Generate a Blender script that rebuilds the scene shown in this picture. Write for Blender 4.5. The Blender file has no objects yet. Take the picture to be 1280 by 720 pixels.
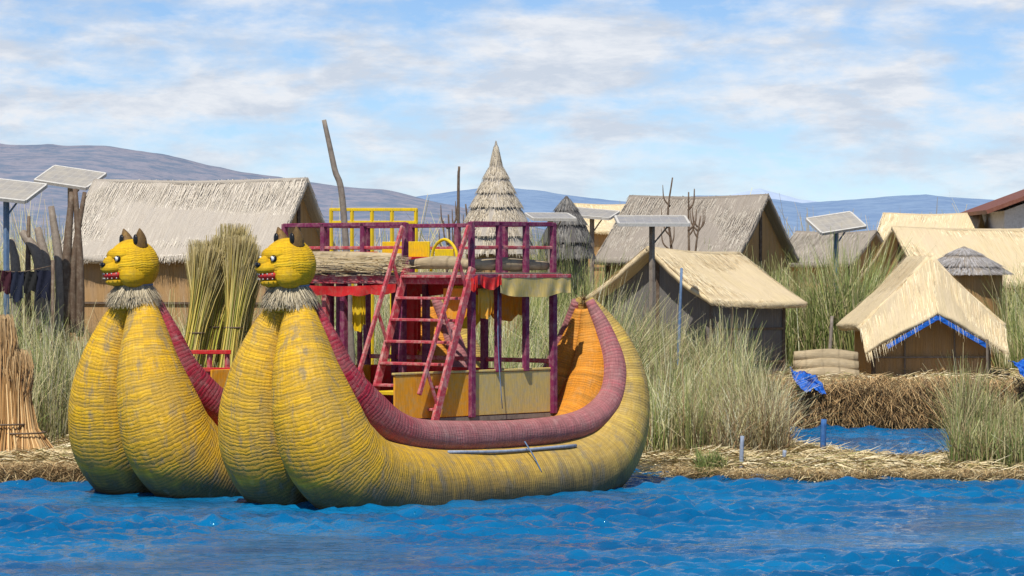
import bpy, math, random
import numpy as np
from mathutils import Vector, Matrix
random.seed(5); R=np.random.RandomState(7)
S=bpy.context.scene
S.view_settings.view_transform='Standard'; S.view_settings.look='None'; S.view_settings.exposure=0
F=4000.0; H=3.0; HY=330.0
def X(px,D): return (px-640)/F*D
def Z(py,D): return H-(py-HY)/F*D
rad=math.radians
# ---------------------------------------------------------------- helpers
def link(o,parent=None):
    S.collection.objects.link(o)
    if parent is not None: o.parent=parent
    return o
def empty(name,loc=(0,0,0),rz=0):
    o=bpy.data.objects.new(name,None); o.location=loc; o.rotation_euler=(0,0,rz); o.empty_display_size=.3
    return link(o)
def mesh(name,verts,faces,mat=None,parent=None,smooth=False,uvs=None,col=None):
    me=bpy.data.meshes.new(name)
    verts=np.asarray(verts,dtype=np.float32)
    if isinstance(faces,np.ndarray):
        n=len(faces);k=faces.shape[1]
        me.vertices.add(len(verts)); me.vertices.foreach_set('co',verts.ravel())
        me.loops.add(n*k); me.loops.foreach_set('vertex_index',faces.astype(np.int32).ravel())
        me.polygons.add(n); me.polygons.foreach_set('loop_start',np.arange(0,n*k,k,dtype=np.int32))
        me.polygons.foreach_set('loop_total',np.full(n,k,dtype=np.int32))
        me.update(calc_edges=True)
    else:
        me.from_pydata([tuple(map(float,v)) for v in verts],[],faces); me.update()
    if uvs is not None:
        l=me.uv_layers.new(name='UVMap'); l.data.foreach_set('uv',np.asarray(uvs,dtype=np.float32).ravel())
    if col is not None:
        a=me.color_attributes.new('Col','FLOAT_COLOR','POINT')
        c=np.ones((len(verts),4),dtype=np.float32); c[:,:3]=col
        a.data.foreach_set('color',c.ravel())
    if smooth: me.polygons.foreach_set('use_smooth',np.ones(len(me.polygons),dtype=bool))
    if mat: me.materials.append(mat)
    o=bpy.data.objects.new(name,me)
    return link(o,parent)
def grid_faces(nu,nv):
    i=np.arange(nu-1)[:,None]*nv+np.arange(nv-1)[None,:]
    i=i.ravel()
    return np.stack([i,i+nv,i+nv+1,i+1],1)
def smoothnoise(x,y,seed=0,octs=4,f=1.0):
    r=np.random.RandomState(seed); o=np.zeros_like(x,dtype=float);a=1
    for k in range(octs):
        for j in range(3):
            th=r.uniform(0,2*np.pi);ph=r.uniform(0,2*np.pi,2)
            o+=a*np.sin(f*(x*np.cos(th)+y*np.sin(th))+ph[0]+1.3*np.sin(f*.7*(-x*np.sin(th)+y*np.cos(th))+ph[1]))/3
        a*=.5;f*=2.1
    return o
# ---------------------------------------------------------------- materials
class N:
    def __init__(s,name,world=False):
        if world: s.t=world.node_tree
        else:
            s.m=bpy.data.materials.new(name); s.m.use_nodes=True; s.t=s.m.node_tree
        s.n=s.t.nodes; s.l=s.t.links; s.n.clear()
    def a(s,typ): return s.n.new(typ)
    def set(s,n,k,v):
        if isinstance(v,bpy.types.NodeSocket): s.l.new(v,n.inputs[k])
        else: n.inputs[k].default_value=v
    def math(s,op,a,b=0.0,clamp=False):
        n=s.n.new('ShaderNodeMath'); n.operation=op; n.use_clamp=clamp
        s.set(n,0,a); s.set(n,1,b); return n.outputs[0]
    def mix(s,f,a,b,bt='MIX'):
        n=s.n.new('ShaderNodeMixRGB'); n.blend_type=bt
        s.set(n,0,f)
        for i,v in ((1,a),(2,b)):
            if isinstance(v,tuple) and len(v)==3: v=(*v,1)
            s.set(n,i,v)
        return n.outputs[0]
    def noise(s,vec,scale=5,detail=4,rough=.55,dist=0):
        n=s.n.new('ShaderNodeTexNoise'); 
        if vec is not None: s.l.new(vec,n.inputs['Vector'])
        n.inputs['Scale'].default_value=scale; n.inputs['Detail'].default_value=detail
        n.inputs['Roughness'].default_value=rough; n.inputs['Distortion'].default_value=dist
        return n.outputs['Fac']
    def ramp(s,f,a,b,c0=0.0,c1=1.0):
        n=s.n.new('ShaderNodeMapRange'); n.clamp=True
        s.set(n,0,f); n.inputs[1].default_value=a; n.inputs[2].default_value=b
        n.inputs[3].default_value=c0; n.inputs[4].default_value=c1; return n.outputs[0]
    def mapping(s,vec,scale):
        n=s.n.new('ShaderNodeMapping'); s.l.new(vec,n.inputs[0]); n.inputs['Scale'].default_value=scale; return n.outputs[0]
    def coord(s,k='Object'):
        n=s.n.new('ShaderNodeTexCoord'); return n.outputs[k]
    def out(s,color,rough=.7,bump=None,bstr=.5,bdist=.02,spec=.3,metal=0.):
        p=s.n.new('ShaderNodeBsdfPrincipled')
        if isinstance(color,tuple) and len(color)==3: color=(*color,1)
        s.set(p,'Base Color',color); s.set(p,'Roughness',rough); s.set(p,'Metallic',metal)
        p.inputs['Specular IOR Level'].default_value=spec
        if bump is not None:
            b=s.n.new('ShaderNodeBump'); b.inputs['Strength'].default_value=bstr; b.inputs['Distance'].default_value=bdist
            s.l.new(bump,b.inputs['Height']); s.l.new(b.outputs[0],p.inputs['Normal'])
        o=s.n.new('ShaderNodeOutputMaterial'); s.l.new(p.outputs[0],o.inputs[0]); s.p=p
        return s.m
def bundle_mat(name,c1,c2,c3,ring=.038,stain=True,fade=None,bstr=.5,groove=.3):
    n=N(name); uv=n.coord('UV'); ob=n.coord('Object')
    sep=n.a('ShaderNodeSeparateXYZ'); n.l.new(uv,sep.inputs[0]); v=sep.outputs[1]
    wob=n.noise(ob,2.2,5,.65); v2=n.math('ADD',v,n.math('MULTIPLY',wob,.16))
    ring1=n.math('POWER',n.math('ABSOLUTE',n.math('SINE',n.math('MULTIPLY',v2,math.pi/ring))),.6)
    irr=n.noise(n.mapping(uv,(1.6,1/ring*.45,1)),1,3,.65)
    reed=n.noise(n.mapping(uv,(80,3.5,1)),1,5,.7)
    big=n.noise(ob,1.1,5,.65); sm=n.noise(ob,8,6,.75); streak=n.noise(n.mapping(uv,(16,1.6,1)),1,5,.7)
    f=n.ramp(big,.44,.7)
    if fade:
        f=n.math('ADD',n.math('MULTIPLY',f,.4),n.ramp(v,fade[0],fade[1],0,.85),clamp=True)
    col=n.mix(f,c1,c2)
    col=n.mix(n.ramp(sm,.52,.72,0,.55),col,c3)
    col=n.mix(n.ramp(streak,.54,.7,0,.5),col,tuple(x*.6 for x in c3))
    col=n.mix(n.ramp(reed,.3,.66,.55,0),col,tuple(x*.4 for x in c1))
    col=n.mix(n.ramp(irr,.38,.56,.5,0),col,tuple(x*.5 for x in c2))
    col=n.mix(n.ramp(irr,.56,.7,0,.4),col,tuple(min(.85,x*1.2+.05) for x in c1))
    gm=n.math('MULTIPLY',n.ramp(ring1,.0,.55,1,0),n.ramp(n.noise(ob,3,3),.38,.6,groove*.2,groove*1.9))
    col=n.mix(gm,col,tuple(x*.25 for x in c2))
    if stain:
        g=n.a('ShaderNodeNewGeometry'); sp=n.a('ShaderNodeSeparateXYZ'); n.l.new(g.outputs['Position'],sp.inputs[0])
        zz=n.math('ADD',sp.outputs[2],n.math('MULTIPLY',n.noise(n.mapping(ob,(4,4,1)),1.5,4),-.5))
        col=n.mix(n.ramp(zz,-.15,.14,.9,0),col,(.045,.045,.028))
        col=n.mix(n.ramp(zz,-.05,.7,.35,0),col,(.19,.15,.08))
        col=n.mix(n.ramp(n.noise(n.mapping(ob,(6,6,1.6)),1,6,.72),.545,.65,0,.6),col,(.21,.18,.13))
    h=n.math('ADD',n.math('ADD',n.math('MULTIPLY',ring1,.6),n.math('MULTIPLY',reed,1.1)),n.math('MULTIPLY',irr,1.6))
    return n.out(col,.7,h,bstr,.018,.22)
M={}
M['yel']=bundle_mat('yellow_reed_bundle',(.85,.47,.012),(.54,.38,.12),(.54,.43,.24),fade=(3.6,6.8))
M['headyel']=bundle_mat('yellow_head',(.86,.50,.008),(.72,.42,.02),(.45,.3,.08),ring=.03,stain=False,groove=.4)
M['red']=bundle_mat('red_gunwale',(.36,.01,.035),(.46,.21,.20),(.56,.40,.35),ring=.05,stain=False,fade=(1.3,3.0))
M['ora']=bundle_mat('orange_inner',(.80,.29,.02),(.6,.3,.06),(.55,.36,.16),stain=False)
M['tan']=bundle_mat('tan_reed_roll',(.58,.45,.27),(.44,.34,.2),(.6,.5,.36),ring=.3,stain=False)
def wood(name,c,c2,spec=.25):
    n=N(name); o=n.coord('Object'); a=n.noise(n.mapping(o,(9,9,9)),1.2,5,.7)
    b=n.noise(n.mapping(o,(60,60,6)),1,3)
    col=n.mix(n.ramp(a,.45,.68),c,c2); col=n.mix(n.ramp(b,.4,.7,0,.4),col,tuple(x*.5 for x in c))
    return n.out(col,.65,b,.4,.01,spec)
M['plum']=wood('plum_paint',(.19,.022,.075),(.32,.14,.16))
M['pink']=wood('red_worn_paint',(.48,.055,.075),(.58,.35,.29))
M['redp']=wood('red_paint',(.6,.018,.02),(.5,.08,.06))
M['orp']=wood('orange_paint',(.84,.36,.02),(.68,.38,.1))
M['bei']=wood('faded_yellow_panel',(.66,.47,.14),(.52,.42,.23))
M['yelp']=wood('yellow_paint',(.8,.54,.01),(.65,.45,.04))
M['wood']=wood('grey_wood',(.28,.23,.18),(.18,.14,.11))
M['bark']=wood('bark',(.13,.085,.055),(.22,.17,.12))
M['blue']=wood('blue_paint',(.04,.13,.36),(.08,.2,.42))
M['bluegrey']=wood('blue_grey_pole',(.12,.2,.33),(.2,.27,.38))
M['whitep']=wood('white_paint',(.7,.7,.68),(.55,.55,.52))
M['silver']=wood('pipe_blue_grey',(.33,.38,.47),(.22,.26,.34))
M['black']=N('black_paint').out((.01,.01,.01),.35)
M['eyew']=N('eye_white').out((.7,.68,.62),.4)
M['tooth']=wood('tooth_paint',(.6,.56,.48),(.45,.4,.33))
M['earb']=wood('ear_brown',(.16,.09,.03),(.3,.17,.04))
n=N('blue_tarp'); M['tarp']=n.out((.015,.12,.50),.4,n.noise(n.coord('Object'),9,5),.9,.06)
def thatch(name,c1,c2,c3,sx=80,sy=1.4):
    n=N(name); uv=n.coord('UV'); o=n.coord('Object')
    st=n.noise(n.mapping(uv,(sx,sy,1)),1,6,.72,.3)
    big=n.noise(o,.9,5,.6); med=n.noise(n.mapping(uv,(7,.6,1)),1,5,.65)
    col=n.mix(n.ramp(st,.32,.66),c2,c1)
    col=n.mix(n.ramp(med,.45,.68,0,.65),col,c3)
    col=n.mix(n.ramp(big,.4,.7,0,.5),col,c3)
    return n.out(col,.85,st,.9,.025,.15)
M['thA']=thatch('grey_thatch',(.62,.55,.45),(.38,.32,.25),(.45,.40,.34))
M['thB']=thatch('brown_grey_thatch',(.44,.38,.31),(.23,.19,.15),(.30,.26,.22))
M['thC']=thatch('golden_thatch',(.82,.67,.41),(.54,.41,.22),(.70,.56,.38))
M['thD']=thatch('dark_thatch',(.20,.18,.165),(.08,.075,.07),(.13,.12,.12))
M['mat']=thatch('reed_mat_wall',(.60,.36,.15),(.36,.2,.07),(.46,.31,.18),60,1.2)
M['matg']=thatch('grey_reed_mat',(.25,.235,.21),(.13,.12,.11),(.19,.17,.155),60,1.2)
def colmat(name,rough=.75):
    n=N(name); a=n.a('ShaderNodeAttribute'); a.attribute_name='Col'
    return n.out(a.outputs['Color'],rough,spec=.2)
M['blade']=colmat('reed_blades')
# ---------------------------------------------------------------- geometry helpers
def blades(name,base,vec,bend,width,col,parent=None,segs=3,wdir=None,mat=None,tipcol=None):
    base=np.asarray(base,float);n=len(base)
    if wdir is None:
        th=R.uniform(0,np.pi,n); wdir=np.stack([np.cos(th),np.sin(th),np.zeros(n)],1)
    V=[];C=[]
    tt=np.linspace(0,1,segs+1)
    for t in tt:
        p=base+vec*t+bend*t*t
        w=(width*(1-.8*t))[:,None]*.5
        V.append(p-wdir*w);V.append(p+wdir*w)
        c=col if tipcol is None else col*(1-t)+tipcol*t
        C.append(c);C.append(c)
    V=np.stack(V,1);C=np.stack(C,1); m=2*(segs+1)
    idx=np.arange(n)[:,None]*m
    f=[]
    for s in range(segs):
        a=2*s; f.append(np.stack([idx[:,0]+a,idx[:,0]+a+1,idx[:,0]+a+3,idx[:,0]+a+2],1))
    return mesh(name,V.reshape(-1,3),np.concatenate(f),mat or M['blade'],parent,col=C.reshape(-1,3))
def pal(cols,n,jit=.18,wts=None):
    cols=np.array(cols); i=R.choice(len(cols),n,p=wts); c=cols[i]*(1+R.uniform(-jit,jit,(n,1))); return c
def catmull(P,k=8):
    P=np.array(P,float); out=[]
    Q=np.vstack([2*P[0]-P[1],P,2*P[-1]-P[-2]])
    for i in range(1,len(Q)-2):
        p0,p1,p2,p3=Q[i-1:i+3]
        for t in np.linspace(0,1,k,endpoint=False):
            out.append(.5*((2*p1)+(-p0+p2)*t+(2*p0-5*p1+4*p2-p3)*t*t+(-p0+3*p1-3*p2+p3)*t**3))
    out.append(P[-1]); return np.array(out)
def sweep(name,path,mat,parent=None,nc=32,k=8,lump=.015,caps=True,seed=1,smooth=True):
    Q=catmull(path,k) if k>1 else np.array(path,float)
    P=Q[:,:3]; r=np.maximum(Q[:,3],.003); n=len(P)
    T=np.gradient(P,axis=0); T/=np.linalg.norm(T,axis=1)[:,None]+1e-9
    up=np.array([0,0,1.]) if abs(T[0][2])<.9 else np.array([1.,0,0])
    a=np.cross(T[0],up); a/=np.linalg.norm(a); A=[a]
    for i in range(1,n):
        a=A[-1]-T[i]*np.dot(A[-1],T[i]); a/=np.linalg.norm(a); A.append(a)
    A=np.array(A); B=np.cross(T,A)
    arc=np.concatenate([[0],np.cumsum(np.linalg.norm(np.diff(P,axis=0),axis=1))])
    th=np.linspace(0,2*np.pi,nc,endpoint=False)
    rr=r[:,None]*(1+lump*smoothnoise(arc[:,None]*1.5+th[None]*0,np.cos(th)[None]*2+np.sin(th)[None]*1.3+arc[:,None]*0,seed,3))
    V=P[:,None]+A[:,None]*(np.cos(th)[None,:,None]*rr[...,None])+B[:,None]*(np.sin(th)[None,:,None]*rr[...,None])
    V=V.reshape(-1,3)
    i=np.arange(n-1)[:,None]; j=np.arange(nc)[None]; j2=(j+1)%nc
    f=np.stack([(i*nc+j),(i*nc+j2),((i+1)*nc+j2),((i+1)*nc+j)],-1).reshape(-1,4)
    ii=np.broadcast_to(i,(n-1,nc)); jj=np.broadcast_to(j,(n-1,nc))
    uv=np.stack([np.stack([jj/nc,arc[ii]],-1),np.stack([(jj+1)/nc,arc[ii]],-1),np.stack([(jj+1)/nc,arc[ii+1]],-1),np.stack([jj/nc,arc[ii+1]],-1)],2).reshape(-1,2)
    o=mesh(name,V,f,mat,parent,smooth,uvs=uv)
    if caps:
        import bmesh
        bm=bmesh.new(); bm.from_mesh(o.data); es=[e for e in bm.edges if e.is_boundary]
        bmesh.ops.holes_fill(bm,edges=es,sides=0); bm.to_mesh(o.data); bm.free()
    return o
def beam(name,a,b,w,h,mat,parent=None,bev=.006,up=(0,0,1)):
    a=Vector(a);b=Vector(b); d=b-a; L=d.length; d.normalize(); up=Vector(up)
    if abs(d.dot(up))>.95: up=Vector((.67,.743,0))
    s=d.cross(up).normalized(); u=s.cross(d)
    V=[]
    for e in (a,b):
        for sx,sy in ((-1,-1),(1,-1),(1,1),(-1,1)): V.append(e+s*sx*w/2+u*sy*h/2)
    o=mesh(name,V,[(0,3,2,1),(4,5,6,7),(0,1,5,4),(1,2,6,5),(2,3,7,6),(3,0,4,7)],mat,parent)
    if bev:
        m=o.modifiers.new('b','BEVEL'); m.width=bev; m.segments=1
    return o
def sphere(name,c,r,mat,parent=None,seg=24,rot=None):
    th=np.linspace(0,np.pi,seg//2+1); ph=np.linspace(0,2*np.pi,seg+1)
    V=[];uv=[]
    for t in th:
        for p in ph: V.append([math.sin(t)*math.cos(p)*r[0],math.sin(t)*math.sin(p)*r[1],math.cos(t)*r[2]]);uv.append([p/6.283,t*.35])
    V=np.array(V); 
    if rot is not None: V=V@np.array(rot).T
    V=V+np.array(c)
    f=grid_faces(len(th),len(ph)); uv=np.array(uv)[f.ravel()]
    return mesh(name,V,f,mat,parent,True,uvs=uv)
# ---------------------------------------------------------------- island height
P1=np.array([(-60,43.5),(-8,43.6),(-5.8,43.9),(-4.6,45.3),(-2.7,47.2),(0,48.2),(1.6,46.5),(2.2,44.9),(3,44.5),(4.2,44.25),(5.2,44.45),(6.2,44.2),(7.5,44.5),(9,44.2),(12,44.8),(14,46),(11,47.2),(7,47),(5.2,47.3),(4.6,48.5),(4.15,53),(4.0,58),(3.9,130),(-60,130)])
P2=np.array([(3.4,58.7),(6,58.4),(9,58.5),(11,59),(60,60),(60,130),(3,130)])
def sdf(poly,x,y):
    d=np.full(x.shape,1e9); ins=np.zeros(x.shape,bool); n=len(poly)
    for i in range(n):
        a=poly[i];b=poly[(i+1)%n]; e=b-a
        t=np.clip(((x-a[0])*e[0]+(y-a[1])*e[1])/(e@e),0,1)
        d=np.minimum(d,np.hypot(x-a[0]-t*e[0],y-a[1]-t*e[1]))
        c=((a[1]>y)!=(b[1]>y))&(x<(b[0]-a[0])*(y-a[1])/(b[1]-a[1]+1e-12)+a[0]); ins^=c
    return np.where(ins,d,-d)
def iz(x,y):
    wob=.15*smoothnoise(x,y,11,5,2.2)
    s1=np.clip((sdf(P1,x,y)+wob)/.4+.5,0,1); s2=np.clip((sdf(P2,x,y)+wob)/.3+.5,0,1)
    s1=s1*s1*(3-2*s1); s2=s2*s2*(3-2*s2)
    top=.14+.42*np.clip((y-48)/6,0,1)+.12*np.clip((-x-4)/2,0,1)
    z1=-.5+(top+.5)*s1; z2=-.5+(.86+.5)*s2
    z=np.maximum(z1,z2); return z+.05*smoothnoise(x,y,3,4,3.)*(z>-.3)
xs=np.concatenate([np.linspace(-60,-12,30)[:-1],np.linspace(-12,14,230),np.linspace(14,60,30)[1:]])
ys=np.concatenate([np.linspace(43,64,190),np.linspace(64,130,60)[1:]])
GX,GY=np.meshgrid(xs,ys,indexing='ij'); V=np.stack([GX,GY,iz(GX,GY)],-1).reshape(-1,3)
n=N('straw_ground'); o=n.coord('Object')
a_=n.noise(n.mapping(o,(14,30,14)),1,5,.7); b_=n.noise(o,1.2,4)
g_=n.a('ShaderNodeNewGeometry'); sp=n.a('ShaderNodeSeparateXYZ'); n.l.new(g_.outputs['Position'],sp.inputs[0])
col=n.mix(n.ramp(a_,.35,.65),(.22,.15,.07),(.6,.47,.26)); col=n.mix(n.ramp(b_,.4,.65,0,.5),col,(.24,.21,.1))
col=n.mix(n.ramp(sp.outputs[2],-.02,.10,.9,0),col,(.07,.045,.02))
mg=n.out(col,.9,a_,1,.05,.1)
f=grid_faces(len(xs),len(ys))
mesh('reed_island_ground',V,f,mg,smooth=True)
n=N('marsh'); o=n.coord('Object'); a_=n.noise(n.mapping(o,(.05,.012,1)),1,5)
mesh('marsh_ground',[(-6000,125,.35),(6000,125,.35),(6000,3300,.35),(-6000,3300,.35)],[(0,1,2,3)],n.out(n.mix(n.ramp(a_,.4,.6),(.3,.24,.12),(.15,.17,.07)),.9))
# ---------------------------------------------------------------- water
xd=np.arange(-8.5,8.501,.038); xo=8.5+np.cumsum(.15*1.35**np.arange(38)); xs=np.concatenate([-xo[::-1],xd,xo])
yd=np.arange(28,47.5,.045); ym=np.arange(47.5,60,.1); yo=60+np.cumsum(.2*1.35**np.arange(36)); ylo=28-np.cumsum(.12*1.4**np.arange(21))
ys=np.concatenate([ylo[::-1],yd,ym,yo])
GX,GY=np.meshgrid(xs,ys,indexing='ij'); Hh=np.zeros_like(GX); rr=np.random.RandomState(21)
wx=GX+.13*smoothnoise(GX,GY,5,4,1.4); wy=GY+.13*smoothnoise(GX,GY,6,4,1.4)
amp=.7+.75*np.clip(smoothnoise(GX,GY,8,3,.6),-.8,1)
for i in range(54):
    L=math.exp(rr.uniform(math.log(.17),math.log(1.05))); th=rad(-82)+rr.normal(0,.65); k=2*math.pi/L
    ph=k*(wx*math.cos(th)+wy*math.sin(th))+rr.uniform(0,6.28)
    Hh+=.0084*L**.9*(np.exp(1.3*np.sin(ph))-1.47)*.75*amp
fade=np.clip((12-np.abs(GX))/3.5,0,1)*np.clip((66-GY)/8,0,1)*np.clip((GY-20)/8,0,1)
Hh*=fade
n=N('lake_water'); o=n.coord('Object')
w1=n.noise(n.mapping(o,(6,10,1)),1,4,.6,.5); w2=n.noise(n.mapping(o,(22,32,1)),1,3,.6)
hh=n.math('ADD',w1,n.math('MULTIPLY',w2,.35))
pc=n.noise(n.mapping(o,(.3,.8,1)),1,5)
col=n.mix(n.ramp(pc,.35,.65),(.001,.075,.20),(.002,.145,.33))
mw=n.out(col,.04,hh,.7,.05,.5); n.p.inputs['IOR'].default_value=1.33
mesh('lake_water',np.stack([GX,GY,Hh],-1).reshape(-1,3),grid_faces(len(xs),len(ys)),mw,smooth=True)
# ---------------------------------------------------------------- hills
def hills(name,D,sil,c1,c2,depth,seed,scale):
    sil=np.array(sil,float); px=np.linspace(sil[0,0],sil[-1,0],260)
    hz=(HY-np.interp(px,sil[:,0],sil[:,1]))/F*D+3
    hz=hz*(1+.03*smoothnoise(px/60,px*0,seed,5))
    nv=26; t=np.linspace(0,1.4,nv)
    xx=((px-640)/F*D)[:,None]+0*t[None]
    yy=D-depth+depth*t[None]+0*px[:,None]
    prof=np.where(t<1,t**.9,1-(t-1)*1.2)[None]
    nz=smoothnoise(xx/scale,yy/scale,seed+1,5)*(np.clip(t,0,1)*np.clip(1.25-t,0,1))[None]*.2
    zz=hz[:,None]*(prof+nz*(t<.99)[None])
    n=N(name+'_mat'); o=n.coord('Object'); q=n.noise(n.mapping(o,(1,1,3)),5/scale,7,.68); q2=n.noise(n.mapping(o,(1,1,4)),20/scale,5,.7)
    cx=n.mix(n.ramp(q,.44,.58),c1,c2); cx=n.mix(n.ramp(q2,.5,.65,0,.45),cx,tuple(x*.8 for x in c2))  # bluish aerial haze is painted into these base colours, no volume
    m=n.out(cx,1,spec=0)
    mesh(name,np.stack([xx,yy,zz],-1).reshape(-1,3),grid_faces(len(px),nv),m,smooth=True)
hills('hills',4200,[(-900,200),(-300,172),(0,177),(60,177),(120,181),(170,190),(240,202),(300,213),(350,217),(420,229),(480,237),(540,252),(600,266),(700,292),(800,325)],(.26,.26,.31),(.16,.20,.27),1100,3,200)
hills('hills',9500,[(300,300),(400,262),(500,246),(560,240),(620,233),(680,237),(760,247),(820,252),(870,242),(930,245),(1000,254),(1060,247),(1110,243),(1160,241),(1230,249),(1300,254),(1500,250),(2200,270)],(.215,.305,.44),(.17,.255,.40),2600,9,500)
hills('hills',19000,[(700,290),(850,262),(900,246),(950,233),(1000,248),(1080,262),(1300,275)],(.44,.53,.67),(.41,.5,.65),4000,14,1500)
# ---------------------------------------------------------------- boat
BH=np.array([-2.75,39.6]); av=np.array([.67,.743]); nv_=np.array([.743,-.67])
def B(s,w,z): 
    p=BH+av*s+nv_*w; return (p[0],p[1],z)
boat=empty('reed_boat')
hullL=[(.02,.10,2.62,.13),(0,.17,2.4,.20),(-.05,.28,2.05,.31),(-.08,.39,1.6,.43),(0,.49,1.1,.545),(.2,.55,.65,.60),(.65,.6,.3,.60),(1.4,.6,.12,.6),(2.4,.6,.1,.55),(3.4,.6,.1,.53),(4.4,.6,.14,.52),(5.15,.58,.35,.5),(5.6,.54,.78,.45),(5.82,.46,1.3,.37),(5.85,.33,1.78,.28),(5.75,.18,2.2,.17),(5.58,.08,2.52,.06)]
gun=[(.25,.12,2.5,.1),(.33,.3,2.05,.17),(.48,.43,1.6,.22),(.85,.52,1.2,.24),(1.3,.57,.93,.22),(1.9,.58,.81,.2),(3,.58,.77,.19),(4.2,.58,.79,.19),(4.95,.6,.9,.19),(5.4,.6,1.18,.19),(5.6,.5,1.62,.17),(5.62,.3,2.1,.12),(5.55,.12,2.5,.06)]
inner=[(1.0,.22,.35,.3),(2.5,.2,.35,.3),(3.8,.2,.4,.32),(4.7,.24,.6,.36),(5.2,.24,1.0,.34),(5.45,.22,1.5,.29),(5.55,.13,2.0,.18),(5.55,.05,2.38,.07)]
def puma_head(c,ang,parent,dz):
    h=bpy.data.objects.new('puma_head',None); link(h,parent); h.location=c; h.rotation_euler=(0,rad(dz),ang)
    sphere('skull',(0,0,-.01),(.34,.35,.345),M['headyel'],h,36)
    sphere('brow',(.15,0,.14),(.19,.24,.11),M['headyel'],h)
    sphere('cheek',(.1,.2,-.12),(.20,.14,.17),M['headyel'],h); sphere('cheek',(.1,-.2,-.12),(.20,.14,.17),M['headyel'],h)
    sphere('nose_bridge',(.3,0,.05),(.13,.085,.09),M['headyel'],h)
    sphere('upper_muzzle',(.30,0,-.02),(.15,.17,.09),M['headyel'],h)
    sphere('mouth',(.26,0,-.105),(.16,.172,.075),M['redp'],h)
    sphere('lower_jaw',(.245,0,-.195),(.15,.15,.065),M['headyel'],h)
    sphere('nose',(.435,0,.03),(.03,.055,.032),M['black'],h,16)
    for i in range(7):
        a=rad(-66+22*i); x=.26+.16*math.cos(a); y=.165*math.sin(a)
        sweep('tooth',[(x,y,-.08,.010),(x,y,-.102,.005)],M['tooth'],h,6,1,0)
        sweep('tooth',[(x,y,-.158,.010),(x,y,-.14,.005)],M['tooth'],h,6,1,0)
    for sg in (1,-1):
        sphere('eye_rim',(.285,sg*.14,.095),(.035,.055,.048),M['black'],h,16)
        sphere('eye',(.298,sg*.142,.097),(.035,.044,.034),M['eyew'],h,16)
        sphere('pupil',(.324,sg*.142,.097),(.014,.021,.021),M['black'],h,12)
        pr=[(-.03,sg*.17,.24,.10),(-.03,sg*.195,.33,.08),(-.02,sg*.215,.41,.045),(-.01,sg*.225,.47,.008)]
        sweep('ear',pr,M['earb'],h,14,6,0)
        sphere('ear_inner',(.04,sg*.195,.32),(.03,.05,.08),M['black'],h,12)
def hull(off,seed):
    for sg,nm in ((1,'hull_bundle_starboard'),(-1,'hull_bundle_port')):
        sweep(nm,[(*B(s,off+sg*w,z),r) for s,w,z,r in hullL],M['yel'],boat,56,12,.04,seed=seed+sg)
        sweep('gunwale_roll',[(*B(s,off+sg*w,z),r) for s,w,z,r in gun],M['red'],boat,24,8,.08,seed=seed+sg+5)
        sweep('inner_bundle',[(*B(s,off+sg*w,z),r) for s,w,z,r in inner],M['ora'],boat,28,8,.03,seed=seed)
    ang=math.atan2(-av[1],-av[0])
    puma_head(B(-.02,off,2.99),ang-rad(14),boat,4)
    sweep('neck',[(*B(.0,off,2.4),.2),(*B(0,off,2.55),.18),(*B(0,off,2.8),.22)],M['headyel'],boat,24,6)
    n=1500; th=R.uniform(0,2*np.pi,n); c=np.array(B(0,off,0)); z0=2.74+R.uniform(-.03,.02,n)
    base=np.stack([c[0]+.21*np.cos(th),c[1]+.21*np.sin(th),z0],1)
    ln=R.uniform(.16,.31,n)
    vec=np.stack([np.cos(th)*.12,np.sin(th)*.12,-ln*.6],1)
    bend=np.stack([np.cos(th)*.03+R.normal(0,.025,n),np.sin(th)*.03+R.normal(0,.025,n),-ln*.4],1)
    wd=np.stack([-np.sin(th),np.cos(th),0*th],1)
    blades('reed_collar',base,vec,bend,np.full(n,.015),pal([(.50,.42,.28),(.34,.28,.18),(.6,.51,.35)],n),boat,3,wd)
    sweep('collar_band',[(c[0]+.235*math.cos(t),c[1]+.235*math.sin(t),2.735,.014) for t in np.linspace(0,6.28,25)],M['bluegrey'],boat,8,1,caps=False)
    # stray binding ends at the stern tip
    n=60; c=np.array(B(5.57,off,2.5)); vv=R.normal(0,.07,(n,3)); vv[:,2]=np.abs(vv[:,2])
    blades('stern_fray',np.tile(c,(n,1)),vv,R.normal(0,.03,(n,3)),np.full(n,.012),pal([(.4,.3,.15),(.2,.12,.06)],n),boat,2)
hull(0,1); hull(-2.9,30)
sweep('side_pipe',[(*B(1.95,.86,.62),.022),(*B(3,.87,.585),.02),(*B(4.4,.87,.6),.022)],M['silver'],boat,8,4,0)
sweep('rope_tie',[(*B(3.35,.9,.7),.009),(*B(3.4,1.02,.5),.009),(*B(3.46,1.1,.3),.009)],M['bluegrey'],boat,6,4,0)
s0,s1,w0,w1=3.04,4.65,-3.25,.25
beam('lower_floor',B((1.6+4.9)/2,w0-.0,.98),B((1.6+4.9)/2,w1-.02,.98),3.3,.06,M['wood'],boat,0)
def side(w,a,b,z0,z1,mat,nm,th=.03):
    return beam(nm,B(a,w,(z0+z1)/2),B(b,w,(z0+z1)/2),th,z1-z0,mat,boat)
side(.22,1.62,3.03,1.02,1.58,M['orp'],'side_panel_orange'); side(.22,3.04,4.66,1.02,1.58,M['bei'],'side_panel_beige')
side(-3.2,1.62,4.66,1.02,1.58,M['orp'],'far_side_panel')
beam('panel_cap',B(1.6,.22,1.60),B(4.68,.22,1.60),.05,.03,M['bei'],boat)
beam('seat',B(1.7,.0,1.35),B(4.6,.0,1.35),.35,.05,M['yelp'],boat)
beam('rear_panel',B(4.68,.2,1.3),B(4.68,-3.2,1.3),.03,.56,M['redp'],boat)
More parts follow.
